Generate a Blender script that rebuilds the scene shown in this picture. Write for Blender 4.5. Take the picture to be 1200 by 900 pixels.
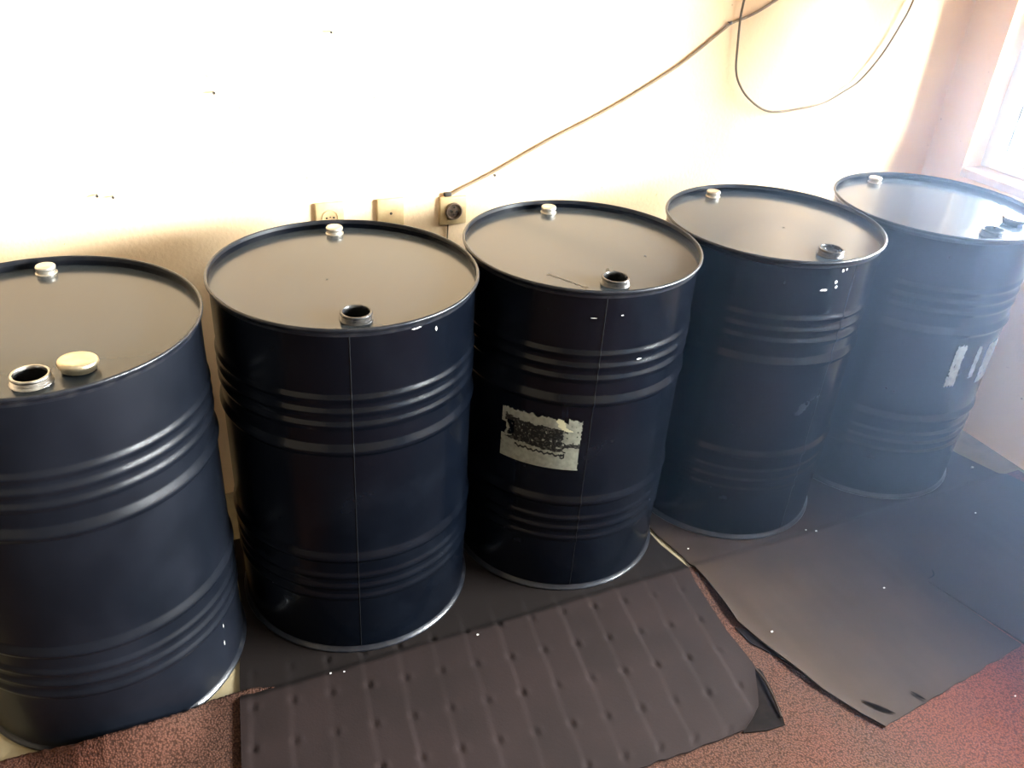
import bpy, bmesh, math, random
from mathutils import Matrix, Vector, noise as mnoise

for o in list(bpy.data.objects):
    bpy.data.objects.remove(o, do_unlink=True)
S = bpy.context.scene
COL = S.collection
R = math.radians
random.seed(4)

# ------------------------------------------------------------------ camera
cam = bpy.data.cameras.new('camera')
cam.sensor_width = 36.0
cam.lens = 1003.2 / 1200.0 * 36.0
cam.clip_start = 0.02
cob = bpy.data.objects.new('camera', cam)
COL.objects.link(cob)
right = Vector((0.910, -0.411, 0.063)).normalized()
fwd = Vector((0.382, 0.766, -0.516)).normalized()
right = (right - fwd * right.dot(fwd)).normalized()
up = right.cross(fwd)
m = Matrix((right, up, -fwd)).transposed().to_4x4()
m.translation = Vector((0.0, -2.145, 1.650))
cob.matrix_world = m
S.camera = cob

# ------------------------------------------------------------------ world (bright overcast sky)
W = bpy.data.worlds.new('overcast_sky')
S.world = W
W.use_nodes = True
bg = W.node_tree.nodes['Background']
bg.inputs['Color'].default_value = (0.92, 0.95, 1.0, 1)
bg.inputs['Strength'].default_value = 295.0

S.view_settings.view_transform = 'Standard'
S.view_settings.look = 'None'
S.view_settings.gamma = 1.0
S.view_settings.exposure = 0.0
S.view_settings.use_curve_mapping = False

XR = 2.658          # inner face of the right wall
XL = -2.3           # inner face of the left wall
YF = -4.6           # inner face of the front wall
ZC = 2.75           # ceiling
WIN = [(-0.88, -0.155, 1.50), (-4.35, -1.08, 1.72)]      # right wall windows (y range, head height); second unseen, added for even light
WZ0 = 0.865


def portal(y0, y1, WZ1):
    l = bpy.data.lights.new('window_portal', 'AREA')
    l.shape = 'RECTANGLE'
    l.size = WZ1 - WZ0
    l.size_y = y1 - y0
    l.cycles.is_portal = True
    o = bpy.data.objects.new('window_portal', l)
    o.location = (XR + 0.245, (y0 + y1) / 2, (WZ0 + WZ1) / 2)
    o.rotation_euler = (0, R(90), 0)
    COL.objects.link(o)


for w_ in WIN:
    portal(*w_)


# ------------------------------------------------------------------ helpers
def mesh(name, verts, faces, mat=None, parent=None, smooth=False, mats=None, fmat=None):
    me = bpy.data.meshes.new(name)
    me.from_pydata([tuple(v) for v in verts], [], faces)
    for mm in (mats or ([mat] if mat else [])):
        me.materials.append(mm)
    if fmat:
        me.polygons.foreach_set('material_index', fmat)
    if smooth:
        me.polygons.foreach_set('use_smooth', [True] * len(me.polygons))
    me.update()
    return link(name, me, parent)


def link(name, me, parent=None):
    o = bpy.data.objects.new(name, me)
    COL.objects.link(o)
    if parent:
        o.parent = parent
    return o


def empty(name, loc=(0, 0, 0), rz=0.0):
    o = bpy.data.objects.new(name, None)
    o.empty_display_size = 0.1
    o.location = loc
    o.rotation_euler = (0, 0, rz)
    COL.objects.link(o)
    return o


def tag(o, label=None, cat=None, group=None, kind=None):
    if label:
        o['label'] = label
    if cat:
        o['category'] = cat
    if group:
        o['group'] = group
    if kind:
        o['kind'] = kind
    return o


class MB:
    def __init__(s):
        s.v = []
        s.f = []

    def box(s, x0, x1, y0, y1, z0, z1):
        n = len(s.v)
        s.v += [(x, y, z) for z in (z0, z1) for x, y in ((x0, y0), (x1, y0), (x1, y1), (x0, y1))]
        s.f += [tuple(n + i for i in q) for q in ((3, 2, 1, 0), (4, 5, 6, 7), (0, 1, 5, 4), (1, 2, 6, 5), (2, 3, 7, 6), (3, 0, 4, 7))]
        return s

    def lathe(s, prof, seg=48, close=False, cx=0, cy=0):
        n = len(s.v)
        for r, z in prof:
            for k in range(seg):
                a = 2 * math.pi * k / seg
                s.v.append((cx + r * math.cos(a), cy + r * math.sin(a), z))
        m_ = len(prof)
        for i in range(m_ if close else m_ - 1):
            j = (i + 1) % m_
            for k in range(seg):
                l = (k + 1) % seg
                s.f.append((n + i * seg + k, n + i * seg + l, n + j * seg + l, n + j * seg + k))
        return s

    def disc(s, r, z, seg=32, cx=0, cy=0):
        n = len(s.v)
        s.v += [(cx + r * math.cos(2 * math.pi * k / seg), cy + r * math.sin(2 * math.pi * k / seg), z) for k in range(seg)]
        s.f.append(tuple(range(n, n + seg)))
        return s

    def tube(s, pts, rad, seg=8):
        pts = [Vector(p) for p in pts]
        n = len(s.v)
        for i, p in enumerate(pts):
            t = (pts[min(i + 1, len(pts) - 1)] - pts[max(i - 1, 0)]).normalized()
            ref = Vector((0, 1, 0)) if abs(t.y) < 0.9 else Vector((1, 0, 0))
            a = t.cross(ref).normalized()
            b = t.cross(a)
            for k in range(seg):
                q = 2 * math.pi * k / seg
                s.v.append(tuple(p + (a * math.cos(q) + b * math.sin(q)) * rad))
        for i in range(len(pts) - 1):
            for k in range(seg):
                l = (k + 1) % seg
                s.f.append((n + i * seg + k, n + i * seg + l, n + (i + 1) * seg + l, n + (i + 1) * seg + k))
        s.f.append(tuple(n + k for k in reversed(range(seg))))
        e = n + (len(pts) - 1) * seg
        s.f.append(tuple(e + k for k in range(seg)))
        return s

    def build(s, name, mat, parent=None, smooth=False, bevel=0.0):
        o = mesh(name, s.v, s.f, mat, parent, smooth)
        if bevel:
            b = o.modifiers.new('bevel', 'BEVEL')
            b.width = bevel
            b.segments = 2
            b.limit_method = 'ANGLE'
        if smooth or bevel:
            for p in o.data.polygons:
                p.use_smooth = True
            if smooth:
                o.data.set_sharp_from_angle(angle=R(40))
        return o


def catmull(pts, n=8):
    P = [Vector(p) for p in pts]
    P = [P[0] * 2 - P[1]] + P + [P[-1] * 2 - P[-2]]
    out = []
    for i in range(1, len(P) - 2):
        for k in range(n):
            t = k / n
            a, b, c, d = P[i - 1:i + 3]
            out.append(0.5 * ((2 * b) + (c - a) * t + (2 * a - 5 * b + 4 * c - d) * t * t + (3 * b - a - 3 * c + d) * t ** 3))
    out.append(P[-2])
    return out


def interp(x, tab):
    if x <= tab[0][0]:
        return tab[0][1]
    for (a, u), (b, v) in zip(tab, tab[1:]):
        if x <= b:
            return u + (v - u) * (x - a) / (b - a)
    return tab[-1][1]


def sstep(a, b, x):
    t = max(0.0, min(1.0, (x - a) / (b - a)))
    return t * t * (3 - 2 * t)


# ------------------------------------------------------------------ materials
def material(name, color, rough=0.6, metal=0.0, spec=0.5, noise_scale=None, color2=None, lo=0.35, hi=0.65,
             bump=0.0, bump_scale=60.0, bump_dist=0.002, rough_var=0.0, detail=5.0, ior=1.5, coat=0.0):
    mt = bpy.data.materials.new(name)
    mt.use_nodes = True
    nt = mt.node_tree
    b = nt.nodes['Principled BSDF']
    b.inputs['Base Color'].default_value = (*color, 1)
    b.inputs['Roughness'].default_value = rough
    b.inputs['Metallic'].default_value = metal
    b.inputs['Specular IOR Level'].default_value = spec
    b.inputs['IOR'].default_value = ior
    b.inputs['Coat Weight'].default_value = coat
    tc = nt.nodes.new('ShaderNodeTexCoord')
    if noise_scale:
        nz = nt.nodes.new('ShaderNodeTexNoise')
        nz.inputs['Scale'].default_value = noise_scale
        nz.inputs['Detail'].default_value = detail
        nt.links.new(tc.outputs['Object'], nz.inputs['Vector'])
        mr = nt.nodes.new('ShaderNodeMapRange')
        mr.inputs['From Min'].default_value = lo
        mr.inputs['From Max'].default_value = hi
        nt.links.new(nz.outputs['Fac'], mr.inputs['Value'])
        mx = nt.nodes.new('ShaderNodeMix')
        mx.data_type = 'RGBA'
        mx.inputs[6].default_value = (*color, 1)
        mx.inputs[7].default_value = (*(color2 or color), 1)
        nt.links.new(mr.outputs['Result'], mx.inputs[0])
        nt.links.new(mx.outputs[2], b.inputs['Base Color'])
        if rough_var:
            r2 = nt.nodes.new('ShaderNodeMapRange')
            r2.inputs['To Min'].default_value = rough
            r2.inputs['To Max'].default_value = rough + rough_var
            nt.links.new(mr.outputs['Result'], r2.inputs['Value'])
            nt.links.new(r2.outputs['Result'], b.inputs['Roughness'])
    if bump:
        n2 = nt.nodes.new('ShaderNodeTexNoise')
        n2.inputs['Scale'].default_value = bump_scale
        n2.inputs['Detail'].default_value = 4
        nt.links.new(tc.outputs['Object'], n2.inputs['Vector'])
        bp = nt.nodes.new('ShaderNodeBump')
        bp.inputs['Strength'].default_value = bump
        bp.inputs['Distance'].default_value = bump_dist
        nt.links.new(n2.outputs['Fac'], bp.inputs['Height'])
        nt.links.new(bp.outputs['Normal'], b.inputs['Normal'])
    return mt


def add_speckle(mt, scale, thr, color):
    """small dark flecks with a shape of their own over the base colour"""
    nt = mt.node_tree
    b = nt.nodes['Principled BSDF']
    src = b.inputs['Base Color'].links[0].from_socket
    tc = nt.nodes.new('ShaderNodeTexCoord')
    nz = nt.nodes.new('ShaderNodeTexNoise')
    nz.inputs['Scale'].default_value = scale
    nz.inputs['Detail'].default_value = 2
    nt.links.new(tc.outputs['Object'], nz.inputs['Vector'])
    mr = nt.nodes.new('ShaderNodeMapRange')
    mr.inputs['From Min'].default_value = thr
    mr.inputs['From Max'].default_value = thr + 0.05
    nt.links.new(nz.outputs['Fac'], mr.inputs['Value'])
    mx = nt.nodes.new('ShaderNodeMix')
    mx.data_type = 'RGBA'
    nt.links.new(mr.outputs['Result'], mx.inputs[0])
    nt.links.new(src, mx.inputs[6])
    mx.inputs[7].default_value = (*color, 1)
    nt.links.new(mx.outputs[2], b.inputs['Base Color'])


M = {}
M['wall'] = material('cream_plaster', (0.87, 0.65, 0.41), 0.85, noise_scale=2.2, color2=(0.82, 0.55, 0.31), lo=0.42, hi=0.75,
                     bump=0.35, bump_scale=90, bump_dist=0.003)
add_speckle(M['wall'], 55, 0.73, (0.40, 0.24, 0.12))
M['ceiling'] = material('white_ceiling', (0.36, 0.33, 0.28), 0.9)
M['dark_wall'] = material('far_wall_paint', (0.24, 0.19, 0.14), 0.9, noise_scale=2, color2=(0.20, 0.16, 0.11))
M['floor'] = material('yellowish_screed', (0.20, 0.16, 0.088), 0.8, noise_scale=14, color2=(0.15, 0.12, 0.065), bump=0.3, bump_scale=120)
M['drum'] = material('navy_black_paint', (0.0009, 0.0015, 0.0030), 0.20, noise_scale=9, color2=(0.0018, 0.0028, 0.0050), spec=0.21,
                     lo=0.45, hi=0.8, bump=0.05, bump_scale=25, bump_dist=0.002, rough_var=0.10)
M['drum_dusty'] = material('dusty_navy_paint', (0.0022, 0.0030, 0.0050), 0.32, spec=0.22, noise_scale=6, color2=(0.0048, 0.0058, 0.0088),
                           lo=0.4, hi=0.7, bump=0.06, bump_scale=25, bump_dist=0.002)
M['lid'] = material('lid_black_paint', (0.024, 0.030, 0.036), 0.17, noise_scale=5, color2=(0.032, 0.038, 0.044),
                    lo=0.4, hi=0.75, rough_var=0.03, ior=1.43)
M['chime'] = material('chime_worn_paint', (0.005, 0.006, 0.009), 0.30, spec=0.35, noise_scale=45, color2=(0.016, 0.016, 0.018), lo=0.45, hi=0.75)
M['seam'] = material('seam_worn_paint', (0.0030, 0.0035, 0.0045), 0.5, spec=0.12)
M['steel'] = material('worn_steel', (0.55, 0.54, 0.52), 0.30, metal=1.0, noise_scale=60, color2=(0.30, 0.28, 0.25))
M['dark_steel'] = material('oily_steel', (0.012, 0.012, 0.014), 0.25, noise_scale=70, color2=(0.035, 0.033, 0.030))
M['cap'] = material('tinned_cap', (0.62, 0.54, 0.38), 0.28, metal=0.95, noise_scale=50, color2=(0.46, 0.38, 0.26))
M['black'] = material('oil_inside', (0.003, 0.003, 0.003), 0.6, spec=0.15)
M['paper'] = material('grey_label_paper', (0.18, 0.185, 0.145), 0.8, noise_scale=70, color2=(0.12, 0.12, 0.095))
M['paper_white'] = material('white_label_paper', (0.34, 0.37, 0.38), 0.75, noise_scale=60, color2=(0.22, 0.25, 0.27))
M['paper_curl'] = material('curled_label_paper', (0.40, 0.38, 0.25), 0.75)
M['residue'] = material('label_residue', (0.008, 0.0075, 0.007), 0.8, spec=0.1, noise_scale=160, color2=(0.07, 0.066, 0.055), lo=0.52, hi=0.72)
M['ink'] = material('label_ink', (0.010, 0.010, 0.010), 0.8, spec=0.1)
M['chip'] = material('white_paint_chip', (0.40, 0.40, 0.37), 0.7)
M['oil'] = material('oil_stain', (0.012, 0.009, 0.005), 0.35)
M['plate'] = material('yellowed_plastic', (0.60, 0.44, 0.23), 0.5, noise_scale=25, color2=(0.46, 0.31, 0.15))
M['brown_insert'] = material('burnt_brown_plastic', (0.07, 0.045, 0.030), 0.5, noise_scale=60, color2=(0.16, 0.11, 0.07))
M['hole'] = material('dark_hole', (0.02, 0.015, 0.01), 0.7)
M['cable'] = material('tan_cable', (0.27, 0.20, 0.12), 0.7, noise_scale=15, color2=(0.20, 0.14, 0.08))
M['cable_dark'] = material('brown_cable', (0.10, 0.072, 0.035), 0.7, noise_scale=15, color2=(0.15, 0.10, 0.05))
M['small_cap'] = material('pale_tin', (0.70, 0.67, 0.60), 0.35, metal=0.9, noise_scale=50, color2=(0.55, 0.50, 0.42))
M['window'] = material('white_window_paint', (0.90, 0.87, 0.80), 0.4)
M['sill'] = material('brown_sill', (0.66, 0.52, 0.38), 0.6, noise_scale=10, color2=(0.50, 0.37, 0.25))
M['gasket'] = material('grey_gasket', (0.05, 0.05, 0.05), 0.6)
M['tear'] = material('torn_edge', (0.0025, 0.002, 0.0016), 0.95, spec=0.0)
M['crumb'] = material('white_crumb', (0.45, 0.44, 0.41), 0.8)
M['mat'] = material('brown_mat', (0.0112, 0.0064, 0.0058), 0.85, spec=0.12, noise_scale=7, color2=(0.0082, 0.0048, 0.0043), bump=0.25, bump_scale=200, bump_dist=0.001)
M['mat_b'] = material('brown_mat_smooth', (0.0215, 0.0130, 0.0085), 0.85, spec=0.12, noise_scale=3.5, color2=(0.0145, 0.0086, 0.0060), bump=0.2, bump_scale=160, bump_dist=0.001)
M['backing'] = material('mat_backing', (0.0065, 0.0045, 0.0038), 0.95, spec=0.03, noise_scale=40, color2=(0.0035, 0.0025, 0.0020))


def dark_zone(mt, color):
    """darker zone of the mat around the drum feet, with a ragged outline"""
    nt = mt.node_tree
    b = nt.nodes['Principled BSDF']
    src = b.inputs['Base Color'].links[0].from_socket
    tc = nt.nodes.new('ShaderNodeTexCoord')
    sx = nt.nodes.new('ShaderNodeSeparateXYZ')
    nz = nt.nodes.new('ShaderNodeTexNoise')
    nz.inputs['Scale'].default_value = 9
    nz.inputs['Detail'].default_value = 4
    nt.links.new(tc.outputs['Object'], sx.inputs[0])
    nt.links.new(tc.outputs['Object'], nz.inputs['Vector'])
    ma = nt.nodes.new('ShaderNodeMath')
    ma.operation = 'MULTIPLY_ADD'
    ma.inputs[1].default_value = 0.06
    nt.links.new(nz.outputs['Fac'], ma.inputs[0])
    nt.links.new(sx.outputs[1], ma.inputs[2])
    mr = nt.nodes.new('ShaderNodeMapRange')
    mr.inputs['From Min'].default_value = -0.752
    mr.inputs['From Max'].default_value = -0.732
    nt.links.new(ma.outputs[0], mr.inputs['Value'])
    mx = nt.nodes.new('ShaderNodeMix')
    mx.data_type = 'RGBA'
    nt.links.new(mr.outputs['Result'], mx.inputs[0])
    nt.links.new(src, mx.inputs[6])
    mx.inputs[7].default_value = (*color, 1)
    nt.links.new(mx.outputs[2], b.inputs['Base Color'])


dark_zone(M['mat'], (0.0040, 0.0023, 0.0019))


def carpet_material():
    mt = material('red_loop_carpet', (0.090, 0.0200, 0.0105), 0.95, spec=0.1, noise_scale=2.3, color2=(0.0400, 0.0185, 0.0122), lo=-0.35, hi=0.52)
    nt = mt.node_tree
    b = nt.nodes['Principled BSDF']
    mixn = b.inputs['Base Color'].links[0].from_node
    wear = mixn.inputs[0].links[0].from_socket
    tc = nt.nodes.new('ShaderNodeTexCoord')
    sx = nt.nodes.new('ShaderNodeSeparateXYZ')
    nt.links.new(tc.outputs['Object'], sx.inputs[0])
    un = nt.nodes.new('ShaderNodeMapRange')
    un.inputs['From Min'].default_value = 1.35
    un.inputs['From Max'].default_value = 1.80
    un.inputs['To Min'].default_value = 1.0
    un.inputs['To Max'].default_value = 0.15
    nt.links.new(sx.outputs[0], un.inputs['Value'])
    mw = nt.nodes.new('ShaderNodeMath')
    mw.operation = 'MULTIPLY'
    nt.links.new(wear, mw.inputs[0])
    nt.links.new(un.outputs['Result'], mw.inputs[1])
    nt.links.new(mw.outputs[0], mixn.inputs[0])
    vo = nt.nodes.new('ShaderNodeTexVoronoi')
    vo.inputs['Scale'].default_value = 230
    nt.links.new(tc.outputs['Object'], vo.inputs['Vector'])
    src = b.inputs['Base Color'].links[0].from_socket
    mr = nt.nodes.new('ShaderNodeMapRange')
    mr.inputs['From Min'].default_value = 0.25
    mr.inputs['From Max'].default_value = 0.75
    mr.inputs['To Min'].default_value = 1.35
    mr.inputs['To Max'].default_value = 0.45
    nt.links.new(vo.outputs['Distance'], mr.inputs['Value'])
    mx = nt.nodes.new('ShaderNodeMix')
    mx.data_type = 'RGBA'
    mx.blend_type = 'MULTIPLY'
    mx.inputs[0].default_value = 1.0
    nt.links.new(src, mx.inputs[6])
    nt.links.new(mr.outputs['Result'], mx.inputs[7])
    nt.links.new(mx.outputs[2], b.inputs['Base Color'])
    bp = nt.nodes.new('ShaderNodeBump')
    bp.invert = True
    bp.inputs['Strength'].default_value = 0.6
    bp.inputs['Distance'].default_value = 0.0025
    nt.links.new(vo.outputs['Distance'], bp.inputs['Height'])
    nt.links.new(bp.outputs['Normal'], b.inputs['Normal'])
    return mt


M['carpet'] = carpet_material()


def glass_material():
    mt = bpy.data.materials.new('window_glass')
    mt.use_nodes = True
    nt = mt.node_tree
    nt.nodes.clear()
    out = nt.nodes.new('ShaderNodeOutputMaterial')
    mix = nt.nodes.new('ShaderNodeMixShader')
    tr = nt.nodes.new('ShaderNodeBsdfTransparent')
    gl = nt.nodes.new('ShaderNodeBsdfGlossy')
    gl.inputs['Roughness'].default_value = 0.02
    fr = nt.nodes.new('ShaderNodeFresnel')
    fr.inputs['IOR'].default_value = 1.3
    tr.inputs['Color'].default_value = (0.93, 0.95, 0.95, 1)
    nt.links.new(fr.outputs[0], mix.inputs[0])
    nt.links.new(tr.outputs[0], mix.inputs[1])
    nt.links.new(gl.outputs[0], mix.inputs[2])
    nt.links.new(mix.outputs[0], out.inputs[0])
    return mt


M['glass'] = glass_material()

# ------------------------------------------------------------------ room shell
T = 0.25
tag(MB().box(XL - T, XR + T, YF - T, T, -0.12, 0.0).build('floor', M['floor']), kind='structure')
tag(MB().box(XL - T, XR + T, YF - T, T, ZC, ZC + 0.15).build('ceiling', M['ceiling']), kind='structure')
tag(MB().box(XL - T, XR, 0.0, T, 0.0, ZC).build('wall_back', M['wall']), kind='structure')
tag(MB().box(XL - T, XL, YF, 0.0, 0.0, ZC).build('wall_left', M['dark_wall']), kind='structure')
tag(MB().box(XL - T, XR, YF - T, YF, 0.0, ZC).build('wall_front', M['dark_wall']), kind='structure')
wr = MB()
ys = [YF - T]
for y0, y1, WZ1 in sorted(WIN):
    ys += [y0, y1]
ys.append(T)
for i in range(0, len(ys), 2):
    wr.box(XR, XR + T, ys[i], ys[i + 1], 0.0, ZC)
for y0, y1, WZ1 in WIN:
    wr.box(XR, XR + T, y0, y1, 0.0, WZ0 - 0.03)
    wr.box(XR, XR + T, y0, y1, WZ1, ZC)
tag(wr.build('wall_right', M['wall']), kind='structure')


M['blocker_render'] = material('pale_blocker_render', (0.85, 0.83, 0.78), 0.9, noise_scale=3, color2=(0.80, 0.77, 0.71))
tag(MB().box(XR + T + 1.50, XR + T + 1.7, -2.0, 1.6, -0.12, 1.58).build('wall_light_blocker', M['blocker_render']), kind='structure')  # unseen low wall added to cut daylight through the first window


def window(n, y0, y1, WZ1):
    root = tag(empty('window_%d' % n, (XR, (y0 + y1) / 2, WZ0)), kind='structure')
    h = (y1 - y0) / 2
    H = WZ1 - WZ0
    e = 0.001
    fx0, fx1 = 0.085, 0.145
    MB().box(-0.004, T - e, -h + e, h - e, -0.029, 0.0).build('window_sill', M['sill'], root, bevel=0.004)
    for s in (-1, 1):
        a, b = sorted((s * (h - e), s * (h - 0.03)))
        MB().box(fx0, fx1, a, b, e, H - e).build('frame_jamb', M['window'], root, bevel=0.004)
    MB().box(fx0, fx1, -h + 0.031, h - 0.031, H - 0.03, H - e).build('frame_head', M['window'], root, bevel=0.004)
    MB().box(fx0, fx1, -h + 0.031, h - 0.031, e, 0.03).build('frame_rail', M['window'], root, bevel=0.004)
    MB().box(fx0, fx1, -0.025, 0.025, 0.031, H - 0.031).build('mullion', M['window'], root, bevel=0.004)
    for s in (-1, 1):
        a, b = sorted((s * 0.026, s * (h - 0.031)))
        sash = MB()
        sx0, sx1 = fx0 + 0.012, fx1 - 0.006
        k = 0.032
        sash.box(sx0, sx1, a, a + k, 0.032, H - 0.032).box(sx0, sx1, b - k, b, 0.032, H - 0.032)
        sash.box(sx0, sx1, a + k, b - k, 0.032, 0.032 + k).box(sx0, sx1, a + k, b - k, H - 0.032 - k, H - 0.032)
        so = sash.build('sash', M['window'], root)
        MB().box(fx0 + 0.033, fx0 + 0.038, a + k - 0.001, b - k + 0.001, 0.031 + k, H - 0.031 - k).build('pane', M['glass'], so)
        MB().box(fx0 + 0.022, fx0 + 0.030, b - k - 0.004, b - k, 0.032 + k, H - 0.032 - k).build('gasket', M['gasket'], so)
    return root


for i, w_ in enumerate(WIN):
    window(i + 1, *w_)

# ------------------------------------------------------------------ carpet (cut edge runs along the drums)
EDGE = [(-2.28, -0.742, 0.010), (-0.42, -0.742, 0.010), (-0.362, -0.746, 0.013), (-0.315, -0.766, 0.030), (-0.263, -0.789, 0.051),
        (-0.212, -0.800, 0.064), (-0.163, -0.803, 0.067), (-0.113, -0.797, 0.060), (-0.062, -0.781, 0.041),
        (-0.022, -0.756, 0.017), (0.005, -0.744, 0.010), (0.10, -0.744, 0.010), (0.16, -0.768, 0.010), (2.70, -0.768, 0.010)]
EY = [(a, b) for a, b, c in EDGE]
EZ = [(a, c) for a, b, c in EDGE]


def build_carpet():
    xs = [-2.28 + 0.2 * i for i in range(8)]
    x = -0.62
    while x < 0.16:
        xs.append(x)
        x += 0.004
    x = 0.18
    while x < 2.6:
        xs.append(x)
        x += 0.06
    xs.append(2.625)
    rows = [0, 0.006, 0.014, 0.025, 0.04, 0.06, 0.085, 0.12, 0.17, 0.25, 0.4, 0.7, 1.2, 2.0, 3.0, 3.8]
    V, F = [], []
    nx = len(xs)
    for layer in (0, 1):
        for d in rows:
            for x in xs:
                ye, ze = interp(x, EY), interp(x, EZ)
                jag = 0.0
                if -0.63 < x < 0.17:
                    jag = (mnoise.noise(Vector((x * 90, 3.1, 0))) * 0.008 + mnoise.noise(Vector((x * 330, 7.7, 0))) * 0.006) * max(0, 1 - d / 0.02)
                y = ye - d - jag * 0.4 - 0.001
                lift = (ze - 0.010) * (1 - sstep(0.0, 0.10, d))
                if d == 0:
                    lift += jag * 0.8
                z = 0.010 + lift
                if layer:
                    z = max(0.0005, z - 0.0085)
                V.append((x, max(y, YF + 0.03), z))
    N = nx * len(rows)
    for i in range(len(rows) - 1):
        for j in range(nx - 1):
            a = i * nx + j
            F.append((a, a + nx, a + nx + 1, a + 1))
            F.append((N + a, N + a + 1, N + a + nx + 1, N + a + nx))
    for j in range(nx - 1):
        F.append((j, j + 1, N + j + 1, N + j))
        k = (len(rows) - 1) * nx + j
        F.append((k + 1, k, N + k, N + k + 1))
    for i in range(len(rows) - 1):
        a = i * nx
        F.append((a + nx, a, N + a, N + a + nx))
        a += nx - 1
        F.append((a, a + nx, N + a + nx, N + a))
    o = mesh('carpet', V, F, M['carpet'], None, True)
    tag(o, 'worn red brown loop pile carpet with a frayed cut edge on the floor', 'carpet')


build_carpet()


# ------------------------------------------------------------------ mats
def base_step(y):
    t = max(0.0, min(1.0, (-0.750 - y) / 0.030))
    return 0.0006 + 0.0112 * t * t * (3 - 2 * t)


def patch_solid(name, blocks, th, mat):
    """blocks: list of 2-D grids of (x,y,z) tops; welded, closed below by thickness th"""
    bm = bmesh.new()
    for G in blocks:
        vs = [[bm.verts.new(p) for p in row] for row in G]
        for i in range(len(G) - 1):
            for j in range(len(G[0]) - 1):
                bm.faces.new((vs[i][j], vs[i + 1][j], vs[i + 1][j + 1], vs[i][j + 1]))
    bmesh.ops.remove_doubles(bm, verts=bm.verts[:], dist=1e-5)
    bmesh.ops.recalc_face_normals(bm, faces=bm.faces[:])
    if sum(f.normal.z for f in bm.faces) < 0:
        bmesh.ops.reverse_faces(bm, faces=bm.faces[:])
    border = [e for e in bm.edges if e.is_boundary]
    dn = {}
    for v in {v for e in border for v in e.verts}:
        dn[v] = bm.verts.new((v.co.x, v.co.y, max(v.co.z - th, 0.0004)))
    for e in border:
        a, b = e.verts
        l = e.link_loops[0]
        if l.vert is not a:
            a, b = b, a
        bm.faces.new((b, a, dn[a], dn[b]))
    for f in bm.faces:
        f.smooth = True
    me = bpy.data.meshes.new(name)
    bm.to_mesh(me)
    bm.free()
    me.materials.append(mat)
    me.set_sharp_from_angle(angle=R(50))
    return link(name, me)


A_ = (0.0848, -0.0108)
B_ = (-0.017, -0.106)
DET = A_[0] * B_[1] - A_[1] * B_[0]


def dents(x, y):
    dx, dy = x - 0.168, y + 0.817
    u = (dx * B_[1] - dy * B_[0]) / DET
    v = (A_[0] * dy - A_[1] * dx) / DET
    iu, iv = round(u), round(v)
    rx, ry = (u - iu) * 0.085, (v - iv) * 0.107
    rr = mnoise.noise(Vector((iu * 3.7, iv * 5.3, 1.0)))
    dep = 0.0050 * (0.75 + 0.6 * rr)
    if iv < -1 or v > 3.6:
        dep = 0
    z = -dep * math.exp(-((rx - 0.002) / 0.0075) ** 2 - ((ry) / 0.0085) ** 2)
    z += 0.45 * dep * math.exp(-((rx - 0.014) / 0.007) ** 2 - (ry / 0.010) ** 2)
    saw = (u - 0.06 * mnoise.noise(Vector((iu * 1.0, y * 9, 0)))) % 1.0
    wob = 0.6 + 0.8 * mnoise.noise(Vector((math.floor(u) * 2.1, y * 4, 2.0)))
    z += 0.0028 * (saw if saw < 0.93 else (1 - saw) / 0.07 * 0.93) * max(0.1, wob)
    return z


def mat_one():
    LX = [(-1.25, 0.0), (-0.934, 0.04), (-0.687, 0.075), (-0.457, 0.116), (-0.2, 0.13)]
    RX = [(-1.266, 1.088), (-1.245, 1.128), (-1.222, 1.162), (-1.18, 1.19), (-1.124, 1.226), (-1.006, 1.231), (-0.837, 1.256), (-0.754, 1.278), (-0.655, 1.259), (-0.2, 1.24)]
    nr, nc = 170, 200
    G = []
    for i in range(nr + 1):
        s = i / nr
        yl, yr = -0.22 - s * 1.018, -0.22 - s * 1.046
        xl, xr = interp(yl, LX), interp(yr, RX)
        row = []
        for j in range(nc + 1):
            t = j / nc
            x, y = xl + (xr - xl) * t, yl + (yr - yl) * t
            if i == nr:
                y += 0.004 * mnoise.noise(Vector((x * 25, 0, 0)))
            z = base_step(y) + 0.0045
            fade = sstep(0.66, 0.75, -y)
            z += (dents(x, y) + 0.0010) * fade
            z += 0.0015 * mnoise.noise(Vector((x * 6, y * 6, 4))) * fade
            z += 0.004 * math.exp(-(xr - x) / 0.02) * sstep(0.95, 1.2, -y)
            row.append((x, y, max(z, base_step(y) + 0.0012)))
        G.append(row)
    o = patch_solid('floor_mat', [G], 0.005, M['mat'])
    tag(o, 'brown dimpled floor mat under the second and third drums, with rows of dents', 'mat', 'brown floor mats')
    pts = [(1.215, -1.10), (1.236, -1.14), (1.226, -1.19), (1.205, -1.25), (1.188, -1.286), (1.143, -1.284), (1.085, -1.268), (1.11, -1.235), (1.16, -1.18)]
    n = len(pts)
    V = [(x, y, 0.0135 + 0.0015 * (k % 2)) for k, (x, y) in enumerate(pts)] + [(x, y, 0.0112) for x, y in pts]
    F = [tuple(range(n))[::-1], tuple(range(n, 2 * n))] + [(k, (k + 1) % n, n + (k + 1) % n, n + k) for k in range(n)]
    tag(mesh('torn_backing', V, F, M['backing'], o), 'dark torn backing at the mat corner')
    V, F = [], []
    cur = catmull([(1.224, -1.13, 0.016), (1.221, -1.17, 0.019), (1.208, -1.22, 0.020), (1.192, -1.268, 0.017)], 6)
    mb = MB().tube(cur, 0.0028, 6)
    mb.build('loose_strip', M['mat_b'], o, True)


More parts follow.
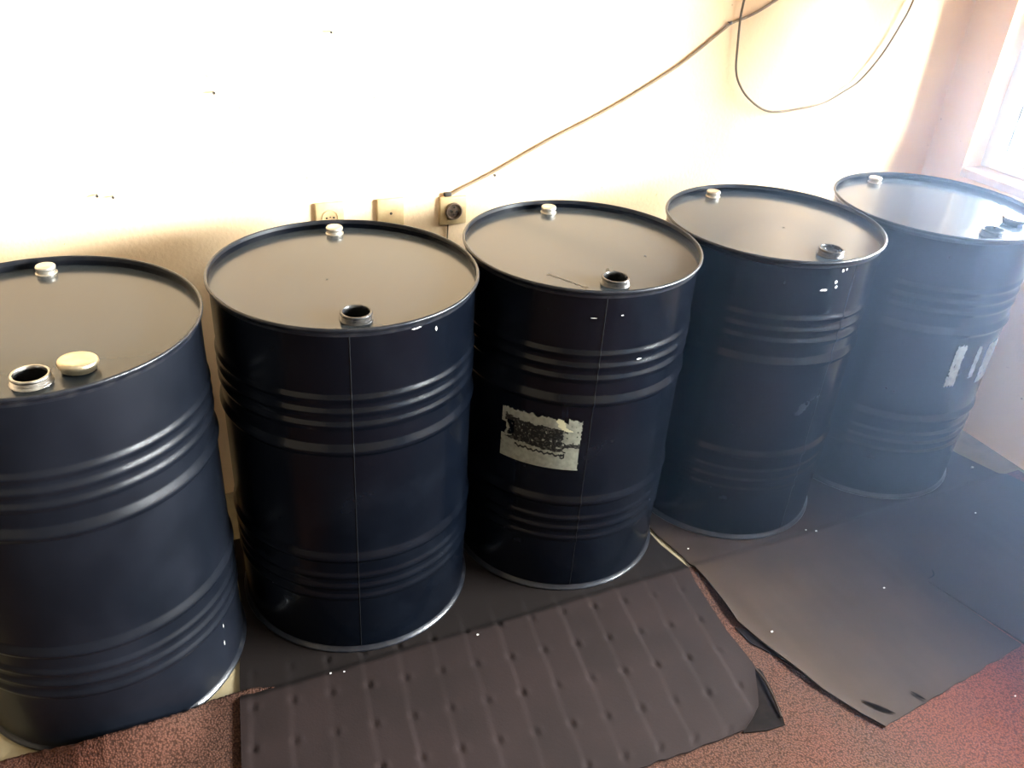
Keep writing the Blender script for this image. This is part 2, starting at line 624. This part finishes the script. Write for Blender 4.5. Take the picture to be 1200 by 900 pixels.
def mat_two():
    LX = [(-1.39, 1.41), (-1.378, 1.403), (-1.33, 1.375), (-1.238, 1.337), (-1.092, 1.300), (-0.99, 1.276), (-0.85, 1.292), (-0.725, 1.293), (-0.613, 1.272), (-0.2, 1.258)]
    SX = [(-1.36, 1.946), (-1.063, 1.883), (-0.2, 1.80)]
    RX = [(-1.31, 2.632), (-1.0, 2.612), (-0.836, 2.573), (-0.614, 2.506), (-0.2, 2.45)]
    nr = 150

    def hz(x, y, xl):
        z = base_step(y) + 0.0040
        z += 0.0020 * mnoise.noise(Vector((x * 4, y * 4, 9)))
        z += 0.0010 * mnoise.noise(Vector((x * 30, y * 3, 2))) * sstep(0.8, 0.95, -y)
        z += 0.0075 * math.exp(-max(x - xl, 0) / 0.018) * (0.7 + 0.8 * mnoise.noise(Vector((y * 9, 1, 1)))) * sstep(0.72, 0.85, -y)
        return max(z, base_step(y) + 0.0012)

    GL, GR = [], []
    for i in range(nr + 1):
        s = i / nr
        yl, yr = -0.22 - s * 1.158, -0.22 - s * 1.065
        ym = -0.22 - s * 1.103
        xl, xs, xr = interp(yl, LX), interp(ym, SX), interp(yr, RX)
        g = sstep(1.05, 1.30, -ym)
        gap = 0.0120 * g + (0.0035 if ym < -1.063 else 0)
        a, b = [], []
        for j in range(71):
            t = j / 70
            x, y = xl + (xs - xl) * t, yl + (ym - yl) * t
            if i == nr:
                y += 0.006 * mnoise.noise(Vector((x * 22, 0, 5)))
            if j == 70:
                x -= gap * 0.5
            z = hz(x, y, xl)
            if ym < -1.063:
                z += 0.004 * math.exp(-(xs - x) / 0.03) * g
            a.append((x, y, z))
        for j in range(71):
            t = j / 70
            x, y = xs + (xr - xs) * t, ym + (yr - ym) * t
            if i == nr:
                y += 0.006 * mnoise.noise(Vector((x * 22, 0, 5)))
            if j == 0:
                x += gap * 0.5
            z = hz(x, y, xl)
            b.append((x, y, z))
        GL.append(a)
        GR.append(b)
    o = patch_solid('floor_mat', [GL, GR], 0.005, M['mat_b'])
    tag(o, 'smooth brown floor mat with a long slit, under the two drums nearest the window', 'mat', 'brown floor mats')

    def tear(pts, w, z=0.0185):
        c = catmull([(x, y, 0) for x, y in pts], 5)
        n = len(c)
        V, F = [], []
        for k, p in enumerate(c):
            t = (c[min(k + 1, n - 1)] - c[max(k - 1, 0)]).normalized()
            q = Vector((-t.y, t.x, 0)) * w * (math.sin(math.pi * k / (n - 1)) * 0.9 + 0.1)
            V += [(p.x + q.x, p.y + q.y, z), (p.x - q.x, p.y - q.y, z + 0.0008)]
        for k in range(n - 1):
            F.append((2 * k, 2 * k + 1, 2 * k + 3, 2 * k + 2))
        tag(mesh('tear', V, F, M['tear'], o), 'dark torn split in the mat')

    tear([(1.402, -1.30), (1.428, -1.335), (1.452, -1.362)], 0.006)
    tear([(1.535, -1.325), (1.552, -1.362)], 0.004)
    tear([(1.883, -1.055), (1.915, -1.05), (1.93, -1.03)], 0.0018)
    # loose lip of underlay along the left edge
    pts = [(1.285, -1.02), (1.262, -1.0), (1.268, -1.06), (1.305, -1.12), (1.36, -1.27), (1.40, -1.36), (1.42, -1.36), (1.38, -1.24), (1.33, -1.09)]
    n = len(pts)
    V = [(x, y, 0.0128) for x, y in pts] + [(x, y, 0.0108) for x, y in pts]
    F = [tuple(range(n)), tuple(range(n, 2 * n))[::-1]] + [(k, (k + 1) % n, n + (k + 1) % n, n + k) for k in range(n)]
    tag(mesh('torn_backing', V, F, M['backing'], o), 'dark torn backing along the mat edge')


mat_one()
mat_two()

# ------------------------------------------------------------------ drums
RB = 0.2840        # body radius
RH = 0.2915        # chime radius
ZL = 0.860         # lid surface
ZT = 0.880         # chime top
RIBS = [0.722, 0.690, 0.658, 0.246, 0.214, 0.182]
HOOPS = [0.600, 0.305]


def bump1(x, w, flat):
    x = abs(x)
    if x > w:
        return 0.0
    if x < flat:
        return 1.0
    return 0.5 + 0.5 * math.cos(math.pi * (x - flat) / (w - flat))


def ridge(d, up, down):
    """crest at 0, straight slope above (facing up), short return below; corners eased"""
    if d >= up or d <= -down:
        return 0.0
    t = 1 - d / up if d >= 0 else 1 + d / down
    return t if t < 0.82 else 0.82 + (t - 0.82) * 0.5


def body_r(z):
    r = RB
    for c in RIBS:
        r += 0.0042 * ridge(z - c + 0.004, 0.0125, 0.011)
    for c in HOOPS:
        r += 0.0070 * ridge(z - c + 0.010, 0.0215, 0.012)
    return r


def shell_mesh():
    prof = []
    z = 0.010
    while z < 0.8705:
        prof.append((body_r(z), z))
        z += 0.0025
    prof.append((RB, 0.871))
    o = MB().lathe(prof, 112)
    me = bpy.data.meshes.new('shell')
    me.from_pydata(o.v, [], o.f)
    me.polygons.foreach_set('use_smooth', [True] * len(me.polygons))
    me.materials.append(M['drum'])
    return me


def data_of(mb, name, mat, smooth=True):
    me = bpy.data.meshes.new(name)
    me.from_pydata(mb.v, [], mb.f)
    if smooth:
        me.polygons.foreach_set('use_smooth', [True] * len(me.polygons))
        me.set_sharp_from_angle(angle=R(45))
    me.materials.append(mat)
    return me


HOLE = (0.0, -0.2075)
CAPP = (0.0, 0.2500)


def lid_mesh():
    bm = bmesh.new()

    def ring(cx, cy, r, n):
        vs = [bm.verts.new((cx + r * math.cos(2 * math.pi * k / n), cy + r * math.sin(2 * math.pi * k / n), ZL)) for k in range(n)]
        return [bm.edges.new((vs[k], vs[(k + 1) % n])) for k in range(n)]

    e = ring(0, 0, 0.2842, 112) + ring(HOLE[0], HOLE[1], 0.0275, 32)
    bmesh.ops.triangle_fill(bm, use_beauty=True, use_dissolve=False, edges=e, normal=(0, 0, 1))
    for f in bm.faces:
        if f.normal.z < 0:
            f.normal_flip()
    me = bpy.data.meshes.new('lid')
    bm.to_mesh(me)
    bm.free()
    me.materials.append(M['lid'])
    return me


SHELL = shell_mesh()
LID = lid_mesh()
CHIME = data_of(MB().lathe([(0.2838, 0.8585), (0.2845, 0.862), (0.2850, 0.874), (0.2856, 0.8785), (0.2878, 0.8800), (0.2903, 0.8793), (RH, 0.8775),
                            (RH, 0.8745), (0.2900, 0.8725), (0.2868, 0.8700), (0.2842, 0.8640)], 112), 'top_chime', M['chime'])
FOOT = data_of(MB().lathe([(0.2842, 0.0165), (0.2870, 0.0100), (0.2900, 0.0075), (RH, 0.0055), (RH, 0.0030), (0.2895, 0.0006), (0.2870, 0.0), (0.2850, 0.001), (0.2840, 0.012), (0.10, 0.013), (0.0005, 0.013)], 112), 'bottom_chime', M['chime'])


def neck(matl, name='bung_neck'):
    hx, hy = HOLE
    p = [(0.0345, ZL + 0.0004), (0.0340, ZL + 0.0018), (0.0318, ZL + 0.0030), (0.0310, ZL + 0.0045), (0.0325, ZL + 0.0062), (0.0310, ZL + 0.0078),
         (0.0325, ZL + 0.0092), (0.0310, ZL + 0.0108), (0.0322, ZL + 0.0125), (0.0318, ZL + 0.0150), (0.0300, ZL + 0.0165),
         (0.0275, ZL + 0.0160), (0.0267, ZL + 0.0145), (0.0265, ZL + 0.0100)]
    return data_of(MB().lathe(p, 40, cx=hx, cy=hy), name, matl)


NECK_D = neck(M['dark_steel'])
NECK_S = neck(M['steel'])
WELL = data_of(MB().lathe([(0.0266, ZL + 0.0105), (0.0262, ZL - 0.030), (0.0003, ZL - 0.030)], 32, cx=HOLE[0], cy=HOLE[1]), 'bung_opening', M['black'])
PLUG = data_of(MB().lathe([(0.0262, ZL + 0.004), (0.0258, ZL + 0.0095), (0.020, ZL + 0.0098), (0.0185, ZL + 0.006), (0.0005, ZL + 0.006)], 32, cx=HOLE[0], cy=HOLE[1]), 'bung_plug', M['dark_steel'])
CAPM = data_of(MB().lathe([(0.0215, ZL + 0.0004), (0.0215, ZL + 0.002), (0.0185, ZL + 0.003), (0.0182, ZL + 0.008), (0.0196, ZL + 0.0095), (0.0200, ZL + 0.0145),
                           (0.0185, ZL + 0.0170), (0.0155, ZL + 0.0178), (0.0140, ZL + 0.0168), (0.0004, ZL + 0.0165)], 32, cx=CAPP[0], cy=CAPP[1]), 'small_bung', M['small_cap'])


def seam_mesh():
    V, F = [], []
    zs = [0.014 + 0.0035 * k for k in range(245)]
    for z in zs:
        r = body_r(z)
        for dr, da in ((-0.001, -0.0052), (0.0006, -0.0030), (0.0006, 0.0030), (-0.001, 0.0052)):
            V.append(((r + dr) * math.cos(da), (r + dr) * math.sin(da), z))
    for i in range(len(zs) - 1):
        for k in range(3):
            a = i * 4 + k
            F.append((a, a + 1, a + 5, a + 4))
    me = bpy.data.meshes.new('weld_seam')
    me.from_pydata(V, [], F)
    me.polygons.foreach_set('use_smooth', [True] * len(me.polygons))
    me.materials.append(M['seam'])
    return me


SEAM = seam_mesh()

DRUMS = [
    # x, y, z, rotation, seam local angle, label
    (-0.174, -0.504, 0.0012, -2.5, 90, 'dark drum cut off by the left edge, its open bung beside a loose cap'),
    (0.422, -0.448, 0.0052, -9.0, -94.5, 'black steel drum standing in front of the three wall sockets, open dark bung'),
    (1.009, -0.448, 0.0052, -7.3, -99.6, 'black steel drum with a torn grey paper label, middle of the row'),
    (1.595, -0.450, 0.0048, 4.0, -87.0, 'dark steel drum with white paint chips under the rim, plugged bung'),
    (2.187, -0.464, 0.0048, -2.0, 90, 'dark blue drum by the window with white torn label strips'),
]
ROOTS = []
for i, (x, y, z, rz, seam, lab) in enumerate(DRUMS):
    root = empty('steel_drum', (x, y, z), R(rz))
    tag(root, lab, 'drum', 'steel drums along the wall')
    sh = link('shell', SHELL, root)
    if i == 0:
        sh.material_slots[0].link = 'OBJECT'
        sh.material_slots[0].material = M['drum_dusty']
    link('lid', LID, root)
    link('top_chime', CHIME, root)
    link('bottom_chime', FOOT, root)
    nk = link('bung_neck', NECK_S if i == 0 else NECK_D, root)
    link('bung_opening', WELL, nk)
    if i == 3:
        link('bung_plug', PLUG, nk)
    tag(link('small_bung', CAPM, root), 'pale tinned small bung cap')
    so = link('weld_seam', SEAM, root)
    so.rotation_euler = (0, 0, R(seam))
    ROOTS.append(root)


def torn(root, name, a0, a1, z0, z1, na, nz, fn, mats, label=None, off=0.0012, skew=0.0):
    """a curved paper patch on the drum wall; fn(s,t) gives a material index or None where it is torn away"""
    V, F, I = [], [], []
    for i in range(nz + 1):
        for j in range(na + 1):
            s, t = j / na, i / nz
            a = R(a0 + (a1 - a0) * s + skew * t)
            z = z0 + (z1 - z0) * t
            r = body_r(z) + off
            V.append((r * math.cos(a), r * math.sin(a), z))
    for i in range(nz):
        for j in range(na):
            k = fn((j + 0.5) / na, (i + 0.5) / nz)
            if k is not None:
                a = i * (na + 1) + j
                F.append((a, a + 1, a + na + 2, a + na + 1))
                I.append(k)
    used = sorted({v for f in F for v in f})
    mp = {v: n for n, v in enumerate(used)}
    o = mesh(name, [V[v] for v in used], [tuple(mp[v] for v in f) for f in F], None, root, True, mats, I)
    if label:
        tag(o, label)
    return o


def nz2(s, t, f, seed=0.0):
    return mnoise.noise(Vector((s * f, t * f, seed)))


def label3(s, t):
    top = 0.955 + 0.05 * nz2(s, 0, 14, 1) + 0.03 * nz2(s, 0, 40, 2)
    if 0.77 < s < 0.83:
        top = 0.90 + 0.08 * nz2(s, 0, 30, 15)
    if t > top:
        return None
    if s < 0.07 + 0.03 * nz2(s, t, 12, 3) and 0.44 < t < 0.66:
        return None
    if s > 0.985 + 0.01 * nz2(0, t, 25, 4) or s < 0.01 + 0.01 * nz2(0, t, 25, 5):
        return None
    n = nz2(s, t, 8, 6) * 0.10 + nz2(s, t, 24, 7) * 0.07
    e = max(abs(s - 0.45) / 0.36, abs(t - (0.60 - 0.06 * s)) / 0.215)
    if e + n * 2.2 < 0.98:
        k = nz2(s, t * 0.6, 30, 8)
        if k > 0.52:
            return 0
        if s < 0.18 and 0.45 < t < 0.72 and k < 0.2:
            return None
        return 1
    if abs(s - 0.70 - (0.97 - t) * 0.55) < 0.045 + 0.05 * nz2(s, t, 14, 9) and 0.74 < t:
        return 3
    if 0.82 < s < 0.97 and 0.42 < t < 0.92 and nz2(s, t, 26, 10) > 0.48:
        return 1
    if s > 0.8 and abs(t - 0.47) < 0.035 + 0.03 * nz2(s, t, 20, 12):
        return 1
    if 0.2 < s < 0.82:
        c = 0.305 - 0.06 * (s - 0.2) + 0.012 * math.sin(s * 95) + 0.010 * math.sin(s * 41)
        if abs(t - c) < 0.018 or (0.76 < s and abs(math.hypot((s - 0.785) * 1.4, t - 0.255) - 0.035) < 0.014):
            return 2
    return 0


torn(ROOTS[2], 'paper_label', -151.8 + 7.3, -110.4 + 7.3, 0.397, 0.548, 110, 80, label3,
     [M['paper'], M['residue'], M['ink'], M['paper_curl']], 'torn grey paper label with worn off print')


def strip(seed, w0=0.5, w1=0.5):
    def fn(s, t):
        l = 0.5 - w0 + 0.10 * nz2(0, t, 7, seed) + 0.06 * nz2(0, t, 25, seed + 1)
        r = 0.5 + w1 + 0.14 * nz2(0, t, 6, seed + 2) + 0.08 * nz2(0, t, 22, seed + 3)
        if s < l or s > r or t > 0.97 + 0.06 * nz2(s, 0, 9, seed + 4) or t < 0.02 + 0.03 * nz2(s, 0, 9, seed + 5):
            return None
        return 0 if nz2(s, t, 9, seed + 6) < 0.62 else None
    return fn


lw = 'torn white paper label strip'
torn(ROOTS[4], 'paper_label', -105.2 + 2, -96.8 + 2, 0.415, 0.558, 20, 50, strip(1, 0.42, 0.36), [M['paper_white']], lw)
torn(ROOTS[4], 'paper_label', -90 + 2, -83 + 2, 0.435, 0.545, 16, 40, strip(21, 0.28, 0.28), [M['paper_white']], lw)
torn(ROOTS[4], 'paper_label', -80 + 2, -60 + 2, 0.405, 0.545, 30, 50, strip(41, 0.42, 0.42), [M['paper_white']], lw)


def chip(root, rz, a, z, da, dz, seed):
    def fn(s, t):
        d = math.hypot((s - 0.5) * 2, (t - 0.5) * 2)
        return 0 if d < 0.78 + 0.35 * nz2(s, t, 5, seed) else None
    torn(root, 'paint_chip', a - rz - da, a - rz + da, z - dz, z + dz, 12, 12, fn, [M['chip']], 'small white chip in the paint', off=0.0008)


chip(ROOTS[3], 4, -100.5, 0.802, 2.6, 0.0035, 1)
chip(ROOTS[3], 4, -94.5, 0.822, 1.0, 0.006, 2)
chip(ROOTS[3], 4, -93.6, 0.808, 0.9, 0.005, 3)
chip(ROOTS[3], 4, -92.0, 0.851, 0.8, 0.0055, 4)
chip(ROOTS[3], 4, -89.8, 0.853, 0.6, 0.004, 5)
chip(ROOTS[1], -9, -66.0, 0.842, 0.6, 0.006, 6)
chip(ROOTS[1], -9, -76.0, 0.858, 3.0, 0.002, 7)
chip(ROOTS[2], -7.3, -112, 0.812, 1.8, 0.0012, 8)
chip(ROOTS[2], -7.3, -99, 0.818, 0.9, 0.0018, 9)
chip(ROOTS[2], -7.3, -87, 0.70, 1.6, 0.0022, 10)
chip(ROOTS[0], -2.5, -37, 0.10, 0.4, 0.008, 11)
chip(ROOTS[0], -2.5, -36, 0.15, 0.3, 0.006, 12)


def lid_stain(root, rz, pts, w, seed, z=ZL + 0.0006):
    """oil smear on a lid: pts in world offsets from the drum axis"""
    c, s_ = math.cos(R(-rz)), math.sin(R(-rz))
    P = catmull([(c * x - s_ * y, s_ * x + c * y, 0) for x, y in pts], 14)
    n = len(P)
    V, F = [], []
    for k, p in enumerate(P):
        t = (P[min(k + 1, n - 1)] - P[max(k - 1, 0)]).normalized()
        q = Vector((-t.y, t.x, 0)) * max(0.0006, w * (0.65 + 1.0 * mnoise.noise(Vector((k * 0.45, seed, 0)))))
        V += [(p.x + q.x, p.y + q.y, z), (p.x - q.x, p.y - q.y, z)]
    for k in range(n - 1):
        F.append((2 * k, 2 * k + 1, 2 * k + 3, 2 * k + 2))
    tag(mesh('oil_stain', V, F, M['oil'], root), 'dark oil smear on the lid')


lid_stain(ROOTS[2], -7.3, [(-0.153, -0.118), (-0.132, -0.153), (-0.112, -0.190), (-0.100, -0.212)], 0.005, 1.3)
lid_stain(ROOTS[2], -7.3, [(-0.035, -0.165), (-0.015, -0.150), (0.0, -0.128)], 0.004, 5.1)
lid_stain(ROOTS[2], -7.3, [(0.125, -0.09), (0.129, -0.088)], 0.0035, 5.5)
lid_stain(ROOTS[3], 4.0, [(0.02, -0.02), (0.024, -0.018)], 0.0035, 2.5)
lid_stain(ROOTS[1], -9, [(-0.045, -0.01), (-0.041, -0.008)], 0.0025, 3.5)

# loose caps lying on two lids
CAPL = MB().lathe([(0.0265, 0.0), (0.0285, 0.001), (0.0300, 0.006), (0.0325, 0.009), (0.0335, 0.013), (0.0330, 0.017), (0.0305, 0.0200), (0.0270, 0.0208), (0.0230, 0.0200), (0.0004, 0.0195)], 48)
CAPL.disc(0.0265, 0.0, 48)
for (di, r, a, lab, mt, tilt) in ((0, 0.2018, -71.7, 'brassy metal bung cap lying on the lid of the leftmost drum', M['cap'], (R(-4), R(3), 0)),
                                  (4, 0.2094, -51.9, 'dark metal bung cap lying on the lid of the drum by the window', M['dark_steel'], (R(0), R(0), 0))):
    x, y, z = DRUMS[di][:3]
    o = CAPL.build('bung_cap', mt, None, True)
    o.location = (x + r * math.cos(R(a)), y + r * math.sin(R(a)), z + ZL + (0.0024 if tilt[0] else 0.0004))
    o.rotation_euler = tilt
    tag(o, lab, 'cap', 'loose bung caps')

# ------------------------------------------------------------------ wall sockets, cables, nails
def plate(xc, zc, w, h, kind, label):
    root = empty('wall_socket' if kind != 'blank' else 'blanking_plate', (xc, 0, zc))
    tag(root, label, 'socket' if kind != 'blank' else 'cover plate', 'square fittings on the back wall')
    MB().box(-w / 2, w / 2, -0.011, -0.0004, -h / 2, h / 2).build('plate', M['plate'], root, bevel=0.004)

    def dial(name, prof, matl, seg=32):
        mb = MB().lathe(prof, seg)
        mb.v = [(a, b, c) for a, c, b in [(v[0], v[1], -v[2]) for v in mb.v]]
        mb.f = [f[::-1] for f in mb.f]
        return mb.build(name, matl, root, True)

    def pin(px, pz, r, y=0.0123, matl=M['hole'], name='pin_hole'):
        mb = MB().lathe([(r, y - 0.001), (r, y), (0.0003, y)], 14)
        mb.v = [(v[0] + px, -v[2], v[1] + pz) for v in mb.v]
        mb.f = [f[::-1] for f in mb.f]
        mb.build(name, matl, root, True)

    if kind == 'outlet':
        dial('socket_ring', [(0.0215, 0.0108), (0.0215, 0.0130), (0.0195, 0.0130), (0.0190, 0.0112), (0.0004, 0.0112)], M['plate'])
        pin(-0.0095, 0.0, 0.0028)
        pin(0.0095, 0.0, 0.0028)
        pin(0.0, 0.002, 0.002)
    elif kind == 'blank':
        pin(0.0, 0.0, 0.0036, name='screw_head')
    else:
        dial('socket_insert', [(0.0245, 0.0108), (0.0245, 0.0170), (0.0225, 0.0190), (0.0195, 0.0185), (0.0185, 0.0140), (0.0004, 0.0140)], M['brown_insert'])
        pin(-0.009, 0.002, 0.0032, 0.0150)
        pin(0.009, -0.002, 0.0032, 0.0150)
        pin(0.001, 0.011, 0.0026, 0.0150)
        pin(0.0, -0.010, 0.0026, 0.0150)
        pin(-0.004, -0.002, 0.0036, 0.0154, M['cap'], 'screw_head')
    return root


plate(0.4965, 0.832, 0.078, 0.082, 'outlet', 'yellowed wall socket half hidden behind a drum, leftmost of the three')
plate(0.662, 0.829, 0.078, 0.082, 'blank', 'yellowed blank cover plate with one screw between two wall sockets')
so3 = plate(0.8425, 0.820, 0.081, 0.082, 'brown', 'yellowed wall socket with a burnt brown round insert')
MB().tube(catmull([(-0.012, -0.003, -0.040), (-0.013, -0.003, -0.08), (-0.015, -0.003, -0.14), (-0.014, -0.003, -0.30)], 5), 0.0022, 6).build('crack_line', M['cable_dark'], so3, True)  # thin tube drawn for the crack line below the socket
tag(MB().box(0.815, 0.836, -0.012, -0.0005, 0.862, 0.873).build('cable_clip', M['hole'], bevel=0.002),
    'small dark cable clip on top of the brown socket', 'clip')

yc = -0.0055
c1 = catmull([(0.836, yc, 0.866), (0.870, yc, 0.882), (0.96, yc, 0.920), (1.12, yc, 0.997), (1.277, yc, 1.064), (1.408, yc, 1.128), (1.54, yc, 1.202),
              (1.668, yc, 1.294), (1.690, yc, 1.307), (1.752, yc, 1.328), (1.829, yc, 1.367), (2.10, yc, 1.52), (2.45, yc, 1.74)], 6)
tag(MB().tube(c1, 0.0042, 8).build('power_cable', M['cable'], None, True), 'tan power cable rising diagonally across the wall from the brown socket', 'cable')
y2 = -0.016
c2 = catmull([(1.73, y2, 1.80), (1.715, y2, 1.55), (1.706, y2, 1.366), (1.705, y2, 1.321), (1.713, y2, 1.251), (1.724, y2, 1.180), (1.748, y2, 1.135), (1.797, y2, 1.090),
              (1.880, y2, 1.051), (1.992, y2, 1.052), (2.093, y2, 1.067), (2.17, y2, 1.101), (2.23, y2, 1.137), (2.293, y2, 1.214),
              (2.335, y2, 1.296), (2.362, y2, 1.371), (2.39, y2, 1.55), (2.40, y2, 1.80)], 6)
c2 = [Vector((1.73, -0.003, 1.86))] + c2 + [Vector((2.40, -0.003, 1.86))]
tag(MB().tube(c2, 0.0034, 8).build('hanging_cable', M['cable_dark'], None, True), 'thin tan cable hanging in a U-shaped loop on the wall', 'cable')


def nail(x, z, label, name='nail', r=0.004, L=0.014):
    mb = MB().lathe([(0.0012, 0.0), (0.0012, L - 0.002), (r, L - 0.002), (r, L), (0.0002, L)], 10)
    mb.v = [(v[0] + x, -v[2], v[1] + z) for v in mb.v]
    mb.f = [f[::-1] for f in mb.f]
    tag(mb.build(name, M['hole'], None, True), label, 'nail', 'nails in the wall')


nail(0.240, 1.159, 'small dark nail in the bare white wall above the left drums', r=0.0035)
nail(0.520, 1.289, 'small dark nail high on the wall above the sockets', r=0.003)
nail(1.676, 1.307, 'nail holding the diagonal cable near its kink', r=0.005, L=0.016)
nail(0.962, 0.913, 'nail holding the diagonal cable just above the brown socket', r=0.004, L=0.014)
nail(-0.045, 0.936, 'small nail low on the wall above the leftmost drum', r=0.0035)
nail(-0.012, 0.930, 'small nail low on the wall, right one of the close pair', r=0.003)

# ------------------------------------------------------------------ crumbs on the mats and carpet
mb = MB()
for (x, y, w) in ((1.324, -0.700, 0.0035), (1.340, -1.051, 0.004), (1.726, -0.780, 0.004), (2.485, -0.700, 0.006), (2.272, -0.89, 0.0035), (0.632, -0.790, 0.004),
                  (0.268, -0.775, 0.003), (0.298, -0.782, 0.003), (1.742, -1.036, 0.0035), (1.777, -1.43, 0.003), (1.70, -0.765, 0.003)):
    z = 0.0165 if y > -1.4 else 0.0105
    if y > -0.74:
        z = 0.0055
    w *= 0.65
    mb.box(x - w, x + w, y - w * 0.7, y + w * 0.7, z, z + w)
tag(mb.build('crumbs', M['crumb']), 'tiny white crumbs scattered over the floor mats', 'crumbs', kind='stuff')

# ------------------------------------------------------------------ haze volume added for the veiling glare towards the window
def haze(density, g):
    mt = bpy.data.materials.new('glare_haze')
    mt.use_nodes = True
    nt = mt.node_tree
    nt.nodes.clear()
    out = nt.nodes.new('ShaderNodeOutputMaterial')
    vs = nt.nodes.new('ShaderNodeVolumeScatter')
    vs.inputs['Color'].default_value = (0.47, 0.65, 0.97, 1)
    tc = nt.nodes.new('ShaderNodeTexCoord')
    sx = nt.nodes.new('ShaderNodeSeparateXYZ')
    nt.links.new(tc.outputs['Object'], sx.inputs[0])
    mr = nt.nodes.new('ShaderNodeMapRange')
    mr.interpolation_type = 'SMOOTHSTEP'
    mr.inputs['From Min'].default_value = 0.6
    mr.inputs['From Max'].default_value = 2.4
    mr.inputs['To Min'].default_value = 0.0
    mr.inputs['To Max'].default_value = density
    nt.links.new(sx.outputs[0], mr.inputs['Value'])
    nt.links.new(mr.outputs['Result'], vs.inputs['Density'])
    vs.inputs['Anisotropy'].default_value = g
    nt.links.new(vs.outputs[0], out.inputs['Volume'])
    o = MB().box(XL - T - 0.1, XR + T + 0.03, YF - T - 0.1, T + 0.1, -0.2, ZC + 0.25).build('glare_haze', mt)
    tag(o, 'thin bluish haze volume added for the lens glare towards the window', 'haze', kind='stuff')


haze(0.082, 0.55)
